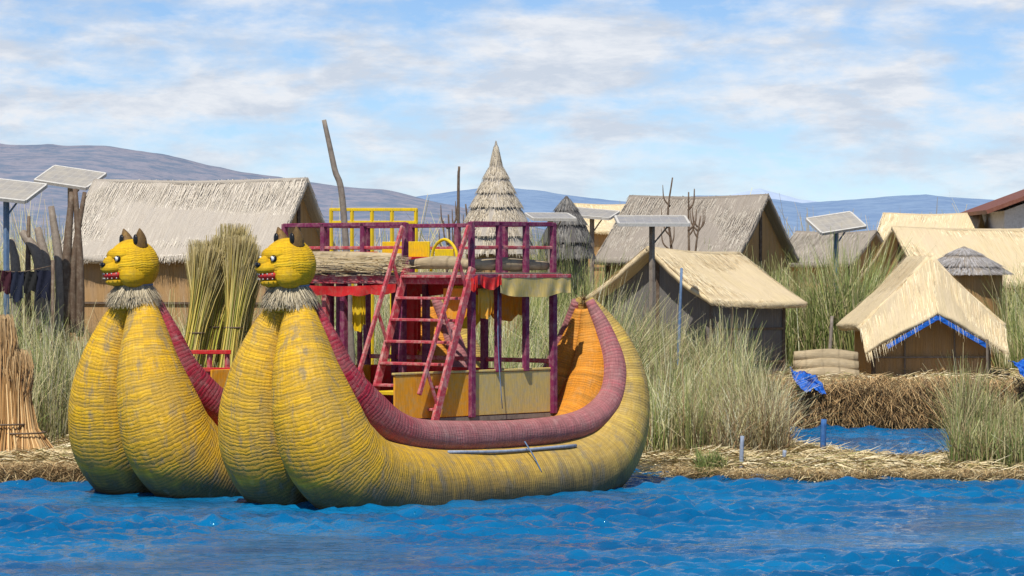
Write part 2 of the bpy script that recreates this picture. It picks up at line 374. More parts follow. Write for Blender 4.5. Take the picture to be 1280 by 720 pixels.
for s in (s0,s1):
    for w in ((w0,-2.85,-2.45,-2.1,-1.0,.25) if s==s0 else (w0,-2.7,-2.1,-1.0,.25)):
        beam('post',B(s,w,1.0),B(s,w,2.8),.085,.085,M['plum'] if w!=-2.45 else M['pink'],boat)
for s in (3.55,4.1):
    for w in (w0,w1): beam('post',B(s,w,1.58),B(s,w,2.8),.075,.075,M['plum'],boat)
for s in (3.3,3.85): beam('thin_post',B(s,-2.6,1.0),B(s,-2.6,2.8),.06,.06,M['plum'],boat)
beam('cross_brace',B(s0,-3.2,1.9),B(s0,-2.1,1.9),.04,.05,M['redp'],boat); beam('cross_brace',B(s1,-3.2,1.7),B(s1,.2,1.7),.04,.06,M['pink'],boat)
beam('upper_deck',B((s0+s1)/2,w0-.08,2.86),B((s0+s1)/2,w1+.1,2.86),s1-s0+.16,.05,M['wood'],boat,0)
for w in (w0-.08,w1+.13): beam('deck_edge_beam',B(s0-.12,w,2.80),B(s1+.15,w,2.80),.05,.13,M['plum'],boat)
for s in (s0-.1,s1+.1): beam('deck_edge_beam',B(s,w0-.05,2.795),B(s,w1+.1,2.795),.05,.12,M['pink'],boat)
for i in range(6):
    w=w0+.3+i*.58; beam('deck_joist',B(s0-.05,w,2.78),B(s1+.05,w,2.78),.05,.08,M['plum'],boat)
zt=3.53
def rail(a,b,posts):
    beam('top_rail',B(*a,zt),B(*b,zt),.07,.055,M['plum'],boat)
    beam('mid_rail',B(*a,3.22),B(*b,3.22),.035,.04,M['pink'],boat)
    for t in posts:
        q=(a[0]+(b[0]-a[0])*t,a[1]+(b[1]-a[1])*t); beam('rail_post',B(*q,2.88),B(*q,zt+.02),.07,.07,M['plum'],boat)
rail((s0,w0),(s0,-.95),(0,.33,.66,1)); rail((s0,w1),(s1,w1),(0,.33,.66,1))
rail((s0,w0),(s1,w0),(.5,)); rail((s1,w0),(s1,w1),(0,.25,.5,.75))
for w in (-.86,.33):
    beam('ladder_stringer',B(2.25,w,.96),B(2.97,w,2.95),.05,.11,M['pink'],boat)
    beam('ladder_handrail',B(1.97,w,1.33),B(2.9,w,3.5),.04,.06,M['pink'],boat)
    for t in (.1,.5,.85): beam('handrail_strut',B(2.25+.72*t,w,.96+1.99*t),B(1.97+.93*(t*.86+.06),w,1.33+2.17*(t*.86+.06)),.03,.045,M['pink'],boat)
for i in range(7):
    t=(i+.6)/7; beam('ladder_tread',B(2.25+.72*t,-.84,.96+1.99*t),B(2.25+.72*t,.31,.96+1.99*t),.18,.035,M['pink'],boat)
for i,(dz,ds) in enumerate(((2.97,0),(3.08,.1))):
    sweep('deck_reed_roll',[(*B(s0-.13+ds,w0-.1,dz),.06),(*B(s0-.14+ds,-2.5,dz+.01),.085),(*B(s0-.13+ds,-1.6,dz),.08),(*B(s0-.13+ds,-1.0,dz),.06)],M['tan'],boat,14,6,.08)
sweep('deck_reed_roll',[(*B(s0+.3,-1.2,2.99),.06),(*B(s0+.3,-.5,3.02),.09),(*B(s0+.3,.1,2.98),.06)],M['tan'],boat,14,6,.08)
sweep('deck_reed_roll',[(*B(s0,w1-.12,2.99),.06),(*B(3.8,w1-.12,3.0),.09),(*B(s1,w1-.12,2.98),.06)],M['tan'],boat,14,6,.08)
n=700; t=R.uniform(0,1,n); bb=np.array([B(s0-.15,w0-.05+2.2*q,2.98) for q in t])+R.normal(0,.05,(n,3))
vv=np.array([nv_[0],nv_[1],0])[None]*R.uniform(.2,.5,(n,1))+R.normal(0,.03,(n,3))
blades('deck_straw',bb,vv,np.zeros((n,3)),np.full(n,.015),pal([(.66,.53,.32),(.5,.38,.2)],n,.2),boat,2,np.tile([0,0,1.],(n,1)))
def drape(nm,a,b,z0,dz,mat,scal=4,sag=.08):
    nu=60;V=[];
    for i in range(nu):
        t=i/(nu-1); s=a[0]+(b[0]-a[0])*t; w=a[1]+(b[1]-a[1])*t
        hgt=dz*(.8+.2*abs(math.sin(t*math.pi*scal+.4*math.sin(t*9))))
        for j in range(5):
            q=j/4; off=.02*math.sin(t*23+q*1.5+2*math.sin(t*7))*q
            V.append(B(s-off,w+off+.0,z0-hgt*q-sag*math.sin(t*math.pi)*.5))
    mesh(nm,V,grid_faces(nu,5),mat,boat,True)
drape('red_valance',(s0-.16,w1+.02),(s0-.1,w1+.2),2.86,.2,M['redp'],2)
drape('red_valance',(s0-.16,w0),(s0-.16,-.95),2.74,.14,M['redp'],5)
drape('yellow_valance',(3.4,w1+.18),(s1+.15,w1+.18),2.84,.27,M['bei'],1,.02)
beam('valance_board',B(3.38,w1+.17,2.84),B(s1+.16,w1+.17,2.84),.03,.05,M['pink'],boat)
drape('red_valance',(3.0,w1+.2),(3.4,w1+.2),2.86,.16,M['redp'],1)
drape('orange_curtain',(s0+.05,-.3),(s0+.05,.18),2.68,.45,M['orp'],1,0)
drape('orange_curtain',(3.1,w1+.06),(3.4,w1+.06),2.68,.4,M['orp'],1,0)
drape('orange_curtain',(s0+.06,-2.0),(s0+.06,-1.75),2.68,.6,M['yelp'],1,0)
drape('orange_curtain',(s1,-1.6),(s1,-1.0),2.7,.6,M['yelp'],1,0)
drape('orange_curtain',(s1,-.9),(s1,-.3),2.72,.5,M['orp'],1,0)
drape('red_curtain',(s1,-2.6),(s1,-2.2),2.7,1.1,M['redp'],1,0)
drape('red_valance',(s1,-3.2),(s1,.2),2.72,.16,M['redp'],7,0)
sweep('bench_arch',[(*B(3.8,-1.2,2.9),.022),(*B(3.8,-1.15,3.2),.022),(*B(3.8,-.95,3.33),.022),(*B(3.8,-.75,3.2),.022),(*B(3.8,-.7,2.9),.022)],M['yelp'],boat,10,6)
beam('arch_board',B(3.8,-1.12,3.1),B(3.8,-.78,3.1),.03,.2,M['yelp'],boat)
for w in (-2.4,-1.9): beam('upper_bench_back',B(4.3,w-.2,3.2),B(4.3,w+.2,3.2),.03,.22,M['yelp'],boat); beam('upper_bench',B(4.1,w-.2,3.08),B(4.1,w+.2,3.08),.35,.04,M['redp'],boat)
beam('upper_table',B(3.7,-2.9,3.15),B(3.7,-2.3,3.15),.4,.04,M['redp'],boat)
sweep('hanging_rope',[(*B(3.5,.3,2.7),.007),(*B(3.48,.32,1.9),.007),(*B(3.55,.33,1.1),.007)],M['bluegrey'],boat,6,4,0)
def pole(name,pts,mat,nc=10): return sweep(name,pts,mat,None,nc,6,.06)
pole('leaning_pole',[(X(445,47),47,.3,.055),(X(430,47),47,Z(270,47),.05),(X(418,47),47,Z(210,47),.045),(X(405,47),47,Z(150,47),.035)],M['wood'])
pole('wooden_stake',[(X(573,52),52,.5,.03),(X(573,52),52,Z(250,52),.025),(X(574,52),52,Z(208,52),.02)],M['bark'])
# ---------------------------------------------------------------- huts
def slope(name,r0,r1,e0,e1,mat,parent,sag=.05,th=.10,nstraw=1200,cols=None,seed=0,fr=.05,fd=220,gd=70):
    r0,r1,e0,e1=[np.array(p,float) for p in (r0,r1,e0,e1)]
    nu,nv=48,24; u=np.linspace(0,1,nu)[:,None,None]; v=np.linspace(0,1,nv)[None,:,None]
    top=r0*(1-u)+r1*u; bot=e0*(1-u)+e1*u; P=top*(1-v)+bot*v
    nrm=np.cross(r1-r0,e0-r0); nrm/=np.linalg.norm(nrm); nrm*=np.sign(nrm[2]) if nrm[2]!=0 else 1
    L=np.linalg.norm(r1-r0); W=np.linalg.norm(e0-r0)
    dn=.035*smoothnoise(u[...,0]*L*2+v[...,0]*0,v[...,0]*W*2+u[...,0]*0,seed,4)-sag*np.sin(np.pi*u[...,0])*(1-v[...,0]*.5)-.05*np.sin(np.pi*v[...,0])
    Q=P+nrm*(dn)[...,None]
    eo=.05*smoothnoise(u[:,0,0]*L*3,u[:,0,0]*0,seed+2,4); Q[:,-1]+=((bot[:,0]-top[:,0])/W)*eo[:,None]
    uv=np.stack([u[...,0]*L+0*v[...,0]+seed*3.1,v[...,0]*W+0*u[...,0]],-1).reshape(-1,2)
    f=grid_faces(nu,nv)
    o=mesh(name,Q.reshape(-1,3),f,mat,parent,True,uvs=uv[f.ravel()])
    m=o.modifiers.new('s','SOLIDIFY'); m.thickness=th; m.offset=0
    cols=cols or [(.5,.44,.34),(.35,.3,.22),(.6,.54,.42)]
    n=nstraw; a=R.uniform(0,1,n); b=R.uniform(-.02,.82,n)
    pos=(r0*(1-a[:,None])+r1*a[:,None])*(1-b[:,None])+(e0*(1-a[:,None])+e1*a[:,None])*b[:,None]
    pos=pos+nrm*(th*.5+.006)-nrm*(sag*np.sin(np.pi*a)*(1-b*.5)+.05*np.sin(np.pi*np.clip(b,0,1)))[:,None]
    d=((e0*(1-a[:,None])+e1*a[:,None])-(r0*(1-a[:,None])+r1*a[:,None])); d/=np.linalg.norm(d,axis=1)[:,None]
    al=(r1-r0)/L
    vec=d*R.uniform(.2,.5,(n,1))+al*R.normal(0,.02,(n,1)); bend=nrm*R.uniform(-.03,.0,(n,1))
    m2=int(L*fd); a=R.uniform(0,1,m2)[:,None]; pe=e0*(1-a)+e1*a+nrm*R.uniform(-th/2,th/2,(m2,1))-d[0]*.1
    ve=d[0]*R.uniform(.08,.12+fr,(m2,1))+al*R.normal(0,.015,(m2,1)); be=np.tile([0,0,-.03],(m2,1))*R.uniform(.3,1.2,(m2,1))
    m3=int(W*gd); pg=[];vg=[]
    for (ra,ea,sg) in ((r0,e0,-1),(r1,e1,1)):
        a=R.uniform(0,.88,m3)[:,None]; dd=(ea-ra)/np.linalg.norm(ea-ra); pg.append(ra*(1-a)+ea*a+nrm*R.uniform(-th/2,th/2,(m3,1))-al*sg*.02)
        vg.append(dd*R.uniform(.12,.25,(m3,1))+al*sg*R.uniform(.0,.035,(m3,1)))
    base=np.vstack([pos,pe]+pg); vv=np.vstack([vec,ve]+vg); bb=np.vstack([bend,be,np.zeros((2*m3,3))]); N_=len(base)
    blades('straw',base,vv,bb,R.uniform(.007,.015,N_),pal(cols,N_,.15),parent,2,np.tile(al,(N_,1)))
def hut(name,c,yaw,L,W,rz,ez,gz,roof,wall,over=.25,tilt=0,cols=None,seed=0,hip=0,nstraw=1200):
    h=empty(name,(c[0],c[1],0),rad(yaw))
    l=L/2; R0=(-l+hip,0,rz); R1=(l-hip,0,rz+tilt)
    for sg in (-1,1):
        slope('roof_slope',R0,R1,(-l,sg*W,ez),(l,sg*W,ez+tilt*.6),roof,h,seed=seed+(sg>0),cols=cols,nstraw=nstraw)
    sweep('ridge_roll',[(-l+hip,0,rz+.01,.05),(0,0,rz+tilt/2-.045,.06),(l-hip,0,rz+tilt+.01,.05)],roof,h,12,6)
    ww=W-over; ll=l-over*.8; k=(rz-ez)/W; za=ez+k*(over)-.06; zt=rz-.1
    V=[];
    for x,dt in ((-ll,0),(ll,tilt)):
        V+=[(x,-ww,gz),(x,ww,gz),(x,ww,za+dt*.6),(x,0,zt+dt),(x,-ww,za+dt*.6)]
    F_=[(0,4,3,2,1),(5,6,7,8,9),(0,5,9,4),(1,2,7,6)]
    uv=[]
    for fc in F_:
        for i in fc:
            v=V[i]; uv.append(((v[1] if len(fc)==5 else v[0]),v[2]))
    mesh('walls',V,F_,wall,h,uvs=uv)
    for x in (-ll,ll):
        for y in (-ww,0,ww):
            beam('corner_pole',(x*1.01,y*1.01,gz),(x*1.01,y*1.01,(za if y else zt-.05)),.06,.06,M['bark'],h,0)
    for t in (.33,.66):
        beam('wall_batten',(-ll,-ww-.025,gz+(za-gz)*t),(ll,-ww-.025,gz+(za-gz)*t),.03,.04,M['bark'],h,0)
    return h
gcols=[(.82,.68,.42),(.66,.52,.3),(.88,.76,.52)]
acols=[(.58,.52,.42),(.48,.42,.33),(.64,.57,.47)]; bcols=[(.42,.37,.3),(.33,.28,.22),(.48,.43,.35)]
hut('reed_hut',(X(250,60),60),-15,4.25,1.95,4.55,3.08,.5,M['thA'],M['mat'],seed=1,nstraw=2400,cols=acols)
hut('reed_hut',(X(873,68),68),-24,3.15,2.0,4.42,3.05,.6,M['thB'],M['mat'],seed=4,nstraw=2000,cols=bcols)
hut('reed_hut',(X(808,60)+.95,60.95),42,2.5,1.75,3.28,2.28,.55,M['thC'],M['matg'],over=.35,seed=8,tilt=-.1,nstraw=1500,cols=gcols)
hut('reed_hut',(X(1165,84),84),-16,2.6,1.9,4.3,3.35,.8,M['thC'],M['mat'],seed=12,cols=gcols)
hut('reed_hut',(X(1235,72),72),14,4.6,2.2,3.78,2.55,.8,M['thC'],M['mat'],seed=15,nstraw=2200,cols=gcols)
hut('reed_hut',(X(1045,80),80),-30,2.2,1.5,3.78,3.0,.8,M['thB'],M['mat'],seed=18,cols=bcols)
hut('reed_hut',(X(760,92),92),10,2.4,1.6,4.7,3.9,.8,M['thC'],M['mat'],seed=20,cols=gcols)
D=60.2; c=(X(1162,D),D)
h=empty('reed_hut',(c[0],c[1],0),rad(5))
gz=.86; ap=3.1; ez=1.75; W=1.38
for sg in (-1,1):
    slope('roof_slope',(0,-.05,ap),(0,1.9,ap),(sg*W,-.25,ez+.05),(sg*W,1.9,ez),M['thC'],h,seed=30+sg,cols=gcols,nstraw=800,th=.14,sag=.0,fr=0)
    slope('front_roof_flap',(0,-.05,ap),(sg*W,-.28,ez+.05),(sg*.0,-.72,2.08),(sg*W*.98,-.66,ez-.42),M['thC'],h,seed=33+sg,cols=gcols,nstraw=350,th=.06,sag=0,fr=-.03,fd=60,gd=20)
V=[(-1.1,-.1,gz),(1.1,-.1,gz),(1.1,-.1,1.75),(0,-.1,2.75),(-1.1,-.1,1.75)]; V+=[(a,1.7,c_) for a,b,c_ in V]
F_=[(0,1,2,3,4),(5,9,8,7,6),(0,4,9,5),(1,6,7,2)]
uv=[(V[i][0]+V[i][1],V[i][2]) for fc in F_ for i in fc]
mesh('walls',V,F_,M['mat'],h,uvs=uv)
for sg in (-1,1):
    beam('blue_tarp_trim',(sg*.0,-.72,2.01),(sg*.95,-.69,1.46),.02,.08,M['tarp'],h,0)
    beam('corner_pole',(sg*1.1,-.15,gz),(sg*1.1,-.15,1.7),.06,.06,M['bark'],h,0)
for x in (-.5,.45): beam('wall_pole',(x,-.13,gz),(x,-.13,2.1),.025,.03,M['wood'],h,0)
beam('wall_batten',(-1.1,-.14,1.25),(1.1,-.14,1.25),.025,.03,M['wood'],h,0)
beam('leaning_stick',(.95,-.7,gz-.2),(.9,-.85,1.6),.035,.035,M['wood'],h,0)
def cone_hut(name,c,prof,gz,mat,cols,wall,wr):
    h=empty(name,(c[0],c[1],0)); nc=40
    for i in range(len(prof)-1):
        (z0,r0),(z1,r1)=prof[i],prof[i+1]
        V=[];uv=[]
        nr=5
        for j in range(nr):
            t=j/(nr-1)
            for k in range(nc+1):
                a=2*math.pi*k/nc; rr_=(r0*.95+(r1*1.07-r0*.95)*t)*(1+.03*math.sin(a*5+i)+.02*math.sin(a*11+i*2)); V.append((rr_*math.cos(a),rr_*math.sin(a),z0+(z1-z0)*t-.02*t)); uv.append((a*.8+i,t*.4))
        f=grid_faces(nr,nc+1); o=mesh('thatch_tier',V,f,mat,h,True,uvs=np.array(uv)[f.ravel()])
        n=int(900*max(r1,.1)/.5)+60; th=R.uniform(0,6.28,n); t=R.uniform(.2,.95,n); rr_=(r0*.95+(r1*1.07-r0*.95)*t)+.01
        base=np.stack([rr_*np.cos(th),rr_*np.sin(th),z0+(z1-z0)*t],1)
        dr=(r1*1.07-r0*.95); v=np.stack([dr*np.cos(th),dr*np.sin(th),np.full(n,z1-z0)],1)*R.uniform(.25,.4,(n,1))
        wd=np.stack([-np.sin(th),np.cos(th),0*th],1)
        blades('straw',base,v,np.zeros((n,3)),np.full(n,.014),pal(cols,n,.2),h,2,wd)
    V=[(wr*math.cos(a),wr*math.sin(a),z) for z in (gz,prof[-1][0]+.1) for a in np.linspace(0,6.283,25)]
    V=np.array(V); f=grid_faces(2,25); uv=np.array([(k*.15,z) for z in (gz,3) for k in range(25)])[f.ravel()]
    mesh('wall',V,f,wall,h,True,uvs=uv)
D=54; q=D/F
cone_hut('conical_reed_tower',(X(620,D),D),[(Z(176,D),.01),(Z(205,D),7*q),(Z(222,D),15*q),(Z(240,D),23*q),(Z(258,D),31*q),(Z(276,D),37*q),(Z(294,D),42*q),(Z(316,D),46*q)],.5,M['thA'],[(.52,.44,.32),(.38,.31,.21),(.6,.52,.4)],M['mat'],.5)
D=66; q=D/F
cone_hut('conical_reed_hut',(X(708,D),D),[(Z(245,D),.02),(Z(262,D),14*q),(Z(280,D),24*q),(Z(302,D),31*q),(Z(322,D),34*q)],.5,M['thD'],[(.18,.17,.155),(.1,.1,.1),(.27,.25,.22)],M['matg'],.45)
D=65; q=D/F
cone_hut('conical_reed_hut',(X(1205,D),D),[(Z(308,D),.02),(Z(318,D),22*q),(Z(332,D),44*q),(Z(342,D),56*q)],.8,M['thB'],[(.45,.42,.4),(.3,.28,.26)],M['mat'],.78)
# ---------------------------------------------------------------- solar panels
n=N('solar_cells'); bt=n.a('ShaderNodeTexBrick'); n.l.new(n.coord('Object'),bt.inputs[0]); bt.offset=0
bt.inputs['Color1'].default_value=(.2,.2,.22,1); bt.inputs['Color2'].default_value=(.23,.23,.24,1); bt.inputs['Mortar'].default_value=(.42,.42,.41,1)
bt.inputs['Scale'].default_value=1; bt.inputs['Mortar Size'].default_value=.006; bt.inputs['Brick Width'].default_value=.16; bt.inputs['Row Height'].default_value=.16
M['cells']=n.out(n.mix(n.ramp(n.noise(n.coord('Object'),5,4),.3,.7,.4,.85),bt.outputs[0],(.46,.41,.32)),.25,spec=.5)
M['alu']=wood('aluminium_frame',(.62,.59,.53),(.5,.47,.43)); M['back']=wood('panel_backing',(.6,.54,.44),(.48,.43,.34))
def solar(px,py,D,wpx,tilt,yaw,polemat,gz=.5,roll=0):
    x,z=X(px,D),Z(py,D); w=wpx/F*D; d=w*.62
    h=empty('solar_panel',(x,D,0))
    p=bpy.data.objects.new('panel',None); link(p,h); p.location=(0,0,z); p.rotation_euler=(rad(tilt),rad(roll),rad(yaw))
    mesh('cells',[(-w/2,-d/2,.022),(w/2,-d/2,.022),(w/2,d/2,.022),(-w/2,d/2,.022)],[(0,1,2,3)],M['cells'],p)
    beam('backing',(-w/2+.01,0,0),(w/2-.01,0,0),d-.02,.03,M['back'],p,0)
    for s in (-1,1):
        beam('frame',(-w/2,s*d/2,0),(w/2,s*d/2,0),.04,.06,M['alu'],p,0); beam('frame',(s*w/2,-d/2+.02,0),(s*w/2,d/2-.02,0),.04,.058,M['alu'],p,0)
    beam('mount',(-w*.35,0,-.05),(w*.35,0,-.05),.05,.05,M['alu'],p,0)
    beam('pole',(0,0,gz),(0,0,z-.04),.08,.08,polemat,h)
    beam('brace',(0,0,z-.45),(w*.25,0,z-.06),.03,.03,polemat,h,0)
solar(8,238,55,86,24,-22,M['bluegrey'],.5,6); solar(88,222,62,76,24,-24,M['wood'],.5,8)
solar(688,271,64,56,12,18,M['wood']); solar(740,267,72,60,14,-22,M['wood'],.5,5)
solar(815,276,58,88,11,3,M['wood']); solar(1045,279,66,64,28,24,M['bluegrey'],.8,-8)
def branch(px,D,y0,y1,seed):
    r=random.Random(seed); o=empty('bare_branch'); x=X(px,D); z0=.6; z1=Z(y0,D); zb=Z(y1,D)
    pts=[(x,D,z0,.05)]; 
    for i in range(1,7): pts.append((x+r.uniform(-.06,.06),D+r.uniform(-.05,.05),z0+(z1-z0)*i/6,.05-.006*i))
    sweep('stem',pts,M['bark'],o,8,4,.1)
    for i in range(5):
        z=zb+(z1-zb)*r.uniform(0,.8); a=r.choice((-1,1))*r.uniform(.12,.3)
        sweep('twig',[(x,D,z,.022),(x+a*.5,D,z+.15,.016),(x+a*.6,D+.05,z+.42,.007)],M['bark'],o,6,4,.1)
branch(838,62,222,315,1); branch(860,62,240,315,2); branch(872,63,270,330,3); branch(586,56,255,320,9); branch(575,56,262,320,11); branch(560,56,268,320,12)
o=empty('reed_log_stack')
for px0,py0,px1,py1,r in ((60,345,45,285,.10),(75,340,62,258,.09),(50,330,26,290,.11),(100,335,92,236,.07),(92,330,104,240,.06),(84,320,88,240,.08),(35,340,34,270,.05),(20,340,12,300,.09)):
    D=56; sweep('reed_log',[(X(px0,D),D,Z(py0,D)-1.2,r*1.1),(X(px0,D),D,Z(py0,D),r),(X(px1,D),D+.2,Z(py1,D),r*.6)],M['wood'] if r>.08 else M['bark'],o,12,5,.05)
o=empty('yellow_railing')
D=50
for y in (262,278): beam('rail',(X(412,D),D,Z(y,D)),(X(522,D),D,Z(y,D)),.05,.05,M['yelp'],o)
for px in (414,440,465,490,520): beam('post',(X(px,D),D,.5),(X(px,D),D,Z(261,D)),.05,.05,M['yelp'],o)
o=empty('red_fence'); D=46.6
for px in (238,262,284): beam('post',(X(px,D),D,.2),(X(px,D),D,Z(438,D)),.06,.06,M['pink'],o)
for y in (440,462,486): beam('rail',(X(234,D),D-.05,Z(y,D)),(X(289,D),D-.05,Z(y,D)),.04,.06,M['redp'],o)
o=empty('clothesline'); D=54
for px in (-30,66): sweep('post',[(X(px,D),D,.4,.04),(X(px,D),D,Z(325,D),.03)],M['bark'],o,8,1)
sweep('line',[(X(-30,D),D,Z(332,D),.008),(X(20,D),D,Z(340,D),.008),(X(66,D),D,Z(332,D),.008)],M['bark'],o,6,4,0)
cm=[N('cloth%d'%i).out(c,.9) for i,c in enumerate([(.012,.014,.03),(.05,.012,.02),(.015,.02,.04),(.02,.02,.02)])]
for i,(p0,p1,dy) in enumerate(((-22,-4,34),(-3,14,28),(13,30,36),(29,46,26),(45,64,36))):
    V=[(X(p0+(p1-p0)*a/8,D),D+.04*math.sin(a*1.3+b),Z(340-abs(p0-20)*.08,D)-dy*D/F*b/5*(1+.08*math.sin(a+i*2))) for a in range(9) for b in range(6)]
    mesh('garment',V,grid_faces(9,6),cm[i%4],o,True)
D=82; h=empty('white_house',(X(1300,D),D,0))
zr=Z(215,D); ze=Z(262,D)
V=[(-1.1,-1.2,.8),(4,-1.2,.8),(4,-1.2,ze),(1.4,-1.2,zr-.1),(-1.1,-1.2,ze-.05)]; V+=[(a,3,c_) for a,b,c_ in V]
mesh('walls',V,[(0,1,2,3,4),(5,9,8,7,6),(0,4,9,5),(1,6,7,2)],M['whitep'],h)
rm=wood('red_brown_roof',(.2,.075,.05),(.26,.12,.08))
beam('roof_slope',(-.15,-1.6,(zr+ze)/2-.03),(-.15,3.3,(zr+ze)/2-.03),3.1,.1,rm,h,0,up=(-(zr-ze),0,2.6))
beam('roof_slope',(2.9,-1.6,(zr+ze)/2),(2.9,3.3,(zr+ze)/2),3.1,.1,rm,h,0,up=((zr-ze),0,2.6))
beam('window',(.0,-1.23,3.4),(1,-1.23,3.4),.04,.8,M['blue'],h,0); beam('pole',(-.6,-1.7,.8),(-.6,-1.7,ze),.08,.08,M['blue'],h,0)
def stake(name,px,y0,y1,r,mat):
    D=H*F/(y1-HY); sweep(name,[(X(px,D),D,-.3,r),(X(px,D),D,Z(y0,D)*.5,r),(X(px+1,D),D,Z(y0,D),r*.95)],mat,None,10,3,.03)
stake('blue_mooring_post',1029,524,582,.045,M['blue']); stake('white_mooring_post',927,545,597,.03,M['silver']); stake('mooring_post',980,563,592,.03,M['silver'])
stake('mooring_post',1038,566,584,.03,M['silver']); stake('wooden_stake',1146,565,574,.05,M['wood'])
pole('leaning_pole',[(X(845,54),54,.4,.03),(X(852,54),54,Z(335,54),.022)],M['bluegrey'])
pole('leaning_pole',[(X(1035,59.5),59.5,.8,.04),(X(1040,59.5),59.5,Z(395,59.5),.03)],M['wood'])
def tarp(px0,px1,py0,py1,D,seed):
    nu,nv2=40,26;V=[]
    for a in range(nu):
        for b in range(nv2):
            u,v=a/(nu-1),b/(nv2-1); q=float(smoothnoise(np.array([u*7.]),np.array([v*6.]),seed,4)[0]); q2=float(smoothnoise(np.array([u*5.]),np.array([3.]),seed+4,3)[0])
            V.append((X(px0+(px1-px0)*u+8*v,D),D-.5*v-.12*q,Z(py0+(py1-py0)*v*(1+.35*q2)+5*q2+10*u,D)+.04*q))
    mesh('blue_tarp',V,grid_faces(nu,nv2),M['tarp'],None,True)
tarp(987,1022,458,478,58.5,1); tarp(1262,1300,444,458,58.3,2)
o=empty('reed_roll_pile')
for i in range(5):
    z=.9+.11*(i//2)*1.5; y=59.2+.25*(i%2)+.1*(i//2)
    sweep('reed_roll',[(X(995,59),y,z+.05,.1),(X(1040,59),y,z+.06,.14),(X(1075,59),y,z+.04,.1)],M['tan'],o,14,5,.06)
# ---------------------------------------------------------------- reeds
green=(.17,.225,.055);olive=(.31,.32,.10);tan=(.52,.44,.22);straw=(.66,.56,.31);brown=(.28,.18,.09);grey=(.42,.39,.26)
def bed(name,poly,n,h0,h1,cols,wts,width=.02,lean=.12,cl=.9,basez=None,seed=0):
    poly=np.array(poly,float); mn=poly.min(0);mx=poly.max(0); out=[]
    k=0
    while k<n:
        p=R.uniform(mn,mx,(n*2,2)); s=sdf(poly,p[:,0],p[:,1])>0
        w=.5+.5*smoothnoise(p[:,0],p[:,1],seed+50,3,1.8); s&=R.uniform(0,1,len(p))<(1-cl)+cl*np.clip(w,0,1)**1.2
        out.append(p[s]);k+=s.sum()
    p=np.vstack(out)[:n]
    z=iz(p[:,0],p[:,1]); z=np.maximum(z,-.05)
    hm=.75+.42*smoothnoise(p[:,0],p[:,1],seed+90,3,1.5)
    h=R.uniform(h0,h1,n)*np.clip(hm,.45,1.2)
    th=R.uniform(0,2*np.pi,n); ln=np.abs(R.normal(0,lean,n))
    wind=smoothnoise(p[:,0],p[:,1],seed+70,2,1.)*.12
    vec=np.stack([np.cos(th)*ln*h+wind*h,np.sin(th)*ln*h,h],1)
    bd=np.stack([np.cos(th)*ln*h*1.5+wind*h,np.sin(th)*ln*h,-ln*h*.8],1)
    cm_=smoothnoise(p[:,0],p[:,1],seed+33,3,1.3)[:,None]
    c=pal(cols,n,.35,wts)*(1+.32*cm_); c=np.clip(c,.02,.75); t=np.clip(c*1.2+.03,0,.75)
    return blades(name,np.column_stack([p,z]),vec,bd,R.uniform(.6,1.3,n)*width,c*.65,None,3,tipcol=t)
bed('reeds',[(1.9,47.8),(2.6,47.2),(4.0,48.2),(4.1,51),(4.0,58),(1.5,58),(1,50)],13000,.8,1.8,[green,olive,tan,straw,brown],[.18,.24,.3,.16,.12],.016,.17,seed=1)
bed('reeds',[(3.0,47.4),(4.2,48),(4.2,52),(3.2,52)],3500,.7,1.4,[tan,straw,brown,grey],[.3,.2,.35,.15],.016,.25,seed=2)
bed('reeds',[(6.15,45.0),(7.0,44.6),(9.5,44.6),(9.5,47),(6.6,47)],11000,1.0,1.75,[green,olive,tan,straw,brown],[.25,.27,.25,.08,.15],.016,.17,.5,seed=3)
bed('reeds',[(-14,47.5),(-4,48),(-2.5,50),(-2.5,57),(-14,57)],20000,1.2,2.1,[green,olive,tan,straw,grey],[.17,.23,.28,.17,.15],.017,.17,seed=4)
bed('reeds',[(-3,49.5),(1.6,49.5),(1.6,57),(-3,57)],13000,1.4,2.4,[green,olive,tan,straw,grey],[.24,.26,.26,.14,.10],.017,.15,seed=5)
bed('reeds',[(3.3,63.5),(6.9,63.5),(8,70),(3.3,70)],11000,1.7,2.5,[green,olive,tan,straw],[.4,.32,.2,.08],.022,.12,.6,seed=6)
bed('reeds',[(9.6,61.5),(14,62),(14,68),(9.8,68)],8000,1.3,2.3,[green,olive,tan,straw],[.35,.3,.2,.15],.022,.12,.6,seed=7)
bed('reeds',[(.3,62.5),(1.7,62),(2.2,66),(.3,66)],5500,2.0,2.9,[green,olive,tan],[.4,.4,.2],.02,.12,.6,seed=8)
bed('reeds',[(-26,92),(26,92),(30,120),(-30,120)],16000,2.6,3.9,[(.42,.35,.2),tan,olive,(.52,.43,.26)],[.35,.3,.15,.2],.06,.08,seed=9)
bed('reeds',[(-16,62),(-8.6,62),(-8.5,70),(-16,75)],6000,2.2,3.4,[tan,olive,straw],[.45,.25,.3],.03,seed=10)
bed('grass_tuft',[(2.6,44.7),(3,44.6),(3.0,45.1),(2.6,45)],350,.2,.42,[green,olive],[.6,.4],.018,.3,seed=12)
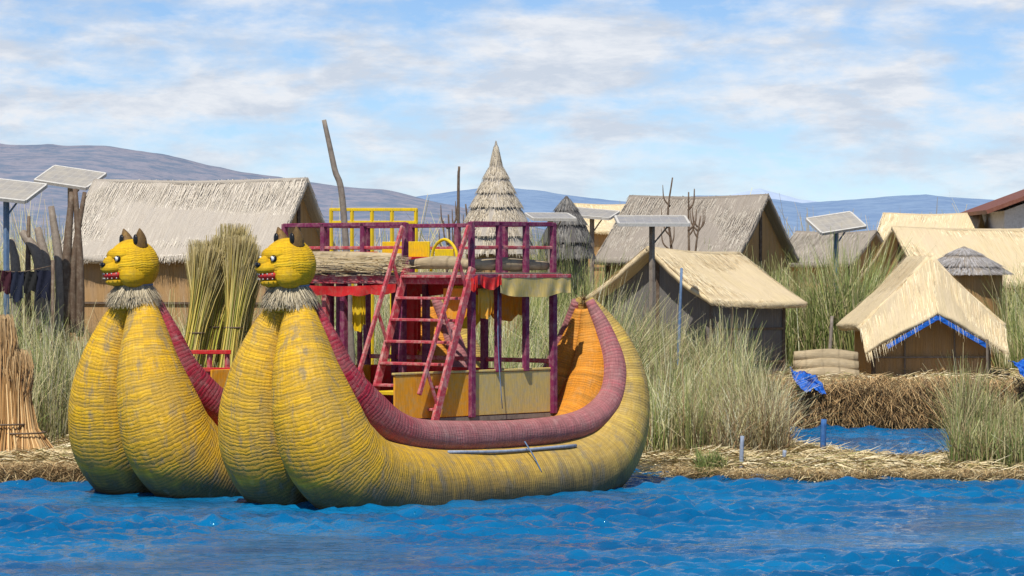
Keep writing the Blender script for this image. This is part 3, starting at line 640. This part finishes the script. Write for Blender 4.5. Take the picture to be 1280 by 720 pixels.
def litter(name,x0,x1,y0,y1,n,poly,lo,hi,cols,ln=(.12,.38)):
    p=R.uniform((x0,y0),(x1,y1),(n*3,2)); s=sdf(poly,p[:,0],p[:,1]); p=p[(s>lo)&(s<hi)][:n]; m=len(p)
    z=iz(p[:,0],p[:,1])+.01+R.uniform(0,.08,m); z=np.maximum(z,.0)
    th=R.normal(0,.9,m)+R.choice([0,math.pi],m); L=R.uniform(*ln,m)
    vec=np.stack([np.cos(th)*L,np.sin(th)*L,R.normal(0,.06,m)+.02],1); bd=np.stack([0*L,0*L,-R.uniform(0,.1,m)],1)
    wd=np.stack([-np.sin(th)*.6,np.cos(th)*.6,np.full(m,.8)],1)
    blades(name,np.column_stack([p,z]),vec,bd,R.uniform(.008,.018,m),pal(cols,m,.25),None,2,wd)
sc=[(.7,.57,.33),(.58,.45,.24),(.42,.3,.14),(.75,.65,.43),(.3,.27,.1)]
litter('straw_litter',1.8,9,44,49,19000,P1,-.1,9,sc)
litter('straw_litter',-12,-4,43.4,49,16000,P1,-.1,9,sc)
litter('straw_litter',3.2,14,58.2,64,7000,P2,.1,9,sc)
n=14000; x=R.uniform(3.9,13,n); e=np.interp(x,P2[:4,0],P2[:4,1]); e=np.where(x>11,59+(x-11)*.02,e)
base=np.stack([x,e+R.uniform(-.14,.15,n)-.12*smoothnoise(x,x*0,4,3,2.5),R.uniform(.10,.95,n)+.05*smoothnoise(x,x*0,8,3,3)],1)
vec=np.stack([R.normal(0,.17,n),-R.uniform(.05,.3,n),-R.uniform(.0,.22,n)],1)
blades('straw_island_edge',base,vec,np.tile([0,0,-.06],(n,1)),R.uniform(.01,.025,n),pal([(.44,.27,.12),(.28,.17,.07),(.58,.4,.19),(.16,.1,.05)],n,.25),None,2)
n=6000; x=R.uniform(-11,-5.6,n); base=np.stack([x,43.75+R.uniform(-.1,.15,n),R.uniform(.05,.3,n)],1)
vec=np.stack([R.normal(0,.25,n),-R.uniform(.02,.12,n),-R.uniform(.02,.2,n)],1)
blades('straw_shore_edge',base,vec,np.zeros((n,3)),R.uniform(.01,.02,n),pal([(.42,.28,.13),(.26,.16,.07),(.58,.43,.22)],n,.25),None,2)
n=5000; x=R.uniform(2.1,9.5,n); e=np.interp(x,[2.2,3,4.2,5.2,6.2,7.5,9],[44.9,44.5,44.25,44.45,44.2,44.5,44.2])
base=np.stack([x,e+R.uniform(-.1,.2,n),R.uniform(.02,.17,n)],1)
vec=np.stack([R.normal(0,.2,n),-R.uniform(.0,.15,n),-R.uniform(-.02,.12,n)],1)
blades('straw_shore_edge',base,vec,np.zeros((n,3)),R.uniform(.01,.018,n),pal([(.45,.31,.14),(.28,.18,.08),(.62,.48,.26)],n,.25),None,2)
def sheaf(name,bx,by,tx,ty,z0,z1,r,n,cols,tip,tie=.6,fan=.03,w=(.012,.022),base_f=1.1):
    o=empty(name)
    th=R.uniform(0,6.28,n); q=np.sqrt(R.uniform(0,1,n)); hh=(z1-z0)*R.uniform(.84,1.03,n)
    ax=np.array([tx-bx,ty-by]); 
    tt=np.array([0,.3,.55,.7,.85,1.0]); prof=np.array([base_f,.85,.66,.66,.82,1.0])*r
    prof[-1]+=fan
    V=[];C=[];col=pal(cols,n,.35); tc=pal(tip,n,.3); wd=R.uniform(*w,n); wa=R.uniform(0,3.14,n)
    jx=R.normal(0,.012,n);jy=R.normal(0,.012,n); cl_=R.normal(0,.035,n)
    for t,p in zip(tt,prof):
        cx=bx+ax[0]*t+p*q*np.cos(th+.6*t)+jx*t*t*2+cl_*t**4; cy=by+ax[1]*t+p*q*np.sin(th+.6*t)+jy*t*t*2; z=z0+hh*t
        hw=wd*(1-.6*t**3)/2
        V.append(np.stack([cx-hw*np.cos(wa),cy-hw*np.sin(wa),z],1));V.append(np.stack([cx+hw*np.cos(wa),cy+hw*np.sin(wa),z],1))
        c=col*(1-t**7)+tc*t**7; C+= [c,c]
    V=np.stack(V,1);C=np.stack(C,1);m=12;idx=np.arange(n)*m
    f=np.concatenate([np.stack([idx+a,idx+a+1,idx+a+3,idx+a+2],1) for a in (0,2,4,6,8)])
    mesh('stems',V.reshape(-1,3),f,M['blade'],o,col=C.reshape(-1,3))
    for tq,rr_ in ((tie,.7*r),(.28,(.95 if base_f<1.5 else 1.2)*r)):
        zc=z0+(z1-z0)*.93*tq; cx,cy=bx+ax[0]*tq,by+ax[1]*tq
        sweep('tie',[(cx+rr_*math.cos(a),cy+rr_*math.sin(a),zc,.014) for a in np.linspace(0,6.28,20)],M['bark'],o,6,1,caps=False)
sg_=[(.40,.37,.05),(.64,.52,.12),(.72,.57,.22),(.25,.27,.05),(.64,.46,.10)]; tip_=[(.46,.36,.17),(.34,.27,.11),(.55,.46,.24)]
for i,(b,t,top,r) in enumerate(((222,258,312,.2),(240,278,300,.2),(258,292,286,.2),(276,300,300,.2),(246,252,306,.18),(292,308,312,.15))):
    D=48.6+.25*(i%3); sheaf('reed_sheaf',X(b,D),D,X(t,D),D+.3,.35,Z(top,D),r,1700,sg_,tip_)
for px,top in ((2,398),(-26,380),(20,440)): sheaf('straw_stack',X(px+8,45.5),45.5,X(px-6,45.5),45.6,.2,Z(top,45.5),.3,3000,[(.58,.34,.14),(.40,.22,.08),(.68,.46,.22)],[(.5,.34,.17)],.8,-.12,base_f=2.0)
# ---------------------------------------------------------------- light/world/camera
el,rot=rad(57),rad(198)
w=bpy.data.worlds.new('World'); S.world=w; w.use_nodes=True
n=N('w',w); sky=n.a('ShaderNodeTexSky'); sky.sky_type='NISHITA'; sky.sun_disc=False; sky.sun_elevation=el; sky.sun_rotation=rot
sky.altitude=3800; sky.air_density=1.0; sky.dust_density=.7; sky.ozone_density=2.6
tc=n.coord('Generated'); a_=n.noise(n.mapping(tc,(26,26,66)),1,10,.6,.12); b_=n.noise(n.mapping(tc,(8,8,26)),1.2,3,.5)
g2=n.noise(n.mapping(tc,(24,24,84)),1.3,7,.62,.2)
cl=n.ramp(n.math('ADD',n.math('MULTIPLY',a_,.65),n.math('MULTIPLY',b_,.35)),.40,.555)
sep=n.a('ShaderNodeSeparateXYZ'); n.l.new(tc,sep.inputs[0])
band=n.ramp(sep.outputs[2],.0,.045,.5,.95); hi=n.ramp(sep.outputs[2],.12,.35,1,.1)
fac=n.math('MULTIPLY',n.math('MULTIPLY',cl,band),hi)
cc=n.mix(n.ramp(g2,.42,.6),(7.7,7.9,8.3,1),(5.7,6.25,7.15,1))
skc=n.mix(1,sky.outputs[0],(.9,.97,1.07,1),'MULTIPLY')
colr=n.mix(fac,skc,cc)
bg=n.a('ShaderNodeBackground'); n.l.new(colr,bg.inputs[0]); bg.inputs[1].default_value=.11
ou=n.a('ShaderNodeOutputWorld'); n.l.new(bg.outputs[0],ou.inputs[0])
sd=Vector((math.sin(rot)*math.cos(el),math.cos(rot)*math.cos(el),math.sin(el)))
L=bpy.data.lights.new('sun','SUN'); L.energy=5.0; L.angle=rad(.5); L.color=(1,.96,.89)
lo=bpy.data.objects.new('sun',L); lo.rotation_euler=(-sd).to_track_quat('-Z','Y').to_euler(); link(lo)
cam=bpy.data.cameras.new('camera'); cam.sensor_width=36; cam.lens=36*F/1280; cam.clip_end=90000; cam.clip_start=.5
co=bpy.data.objects.new('camera',cam); co.location=(0,0,H); co.rotation_euler=(rad(90)-math.atan(30/F),0,0); link(co); S.camera=co
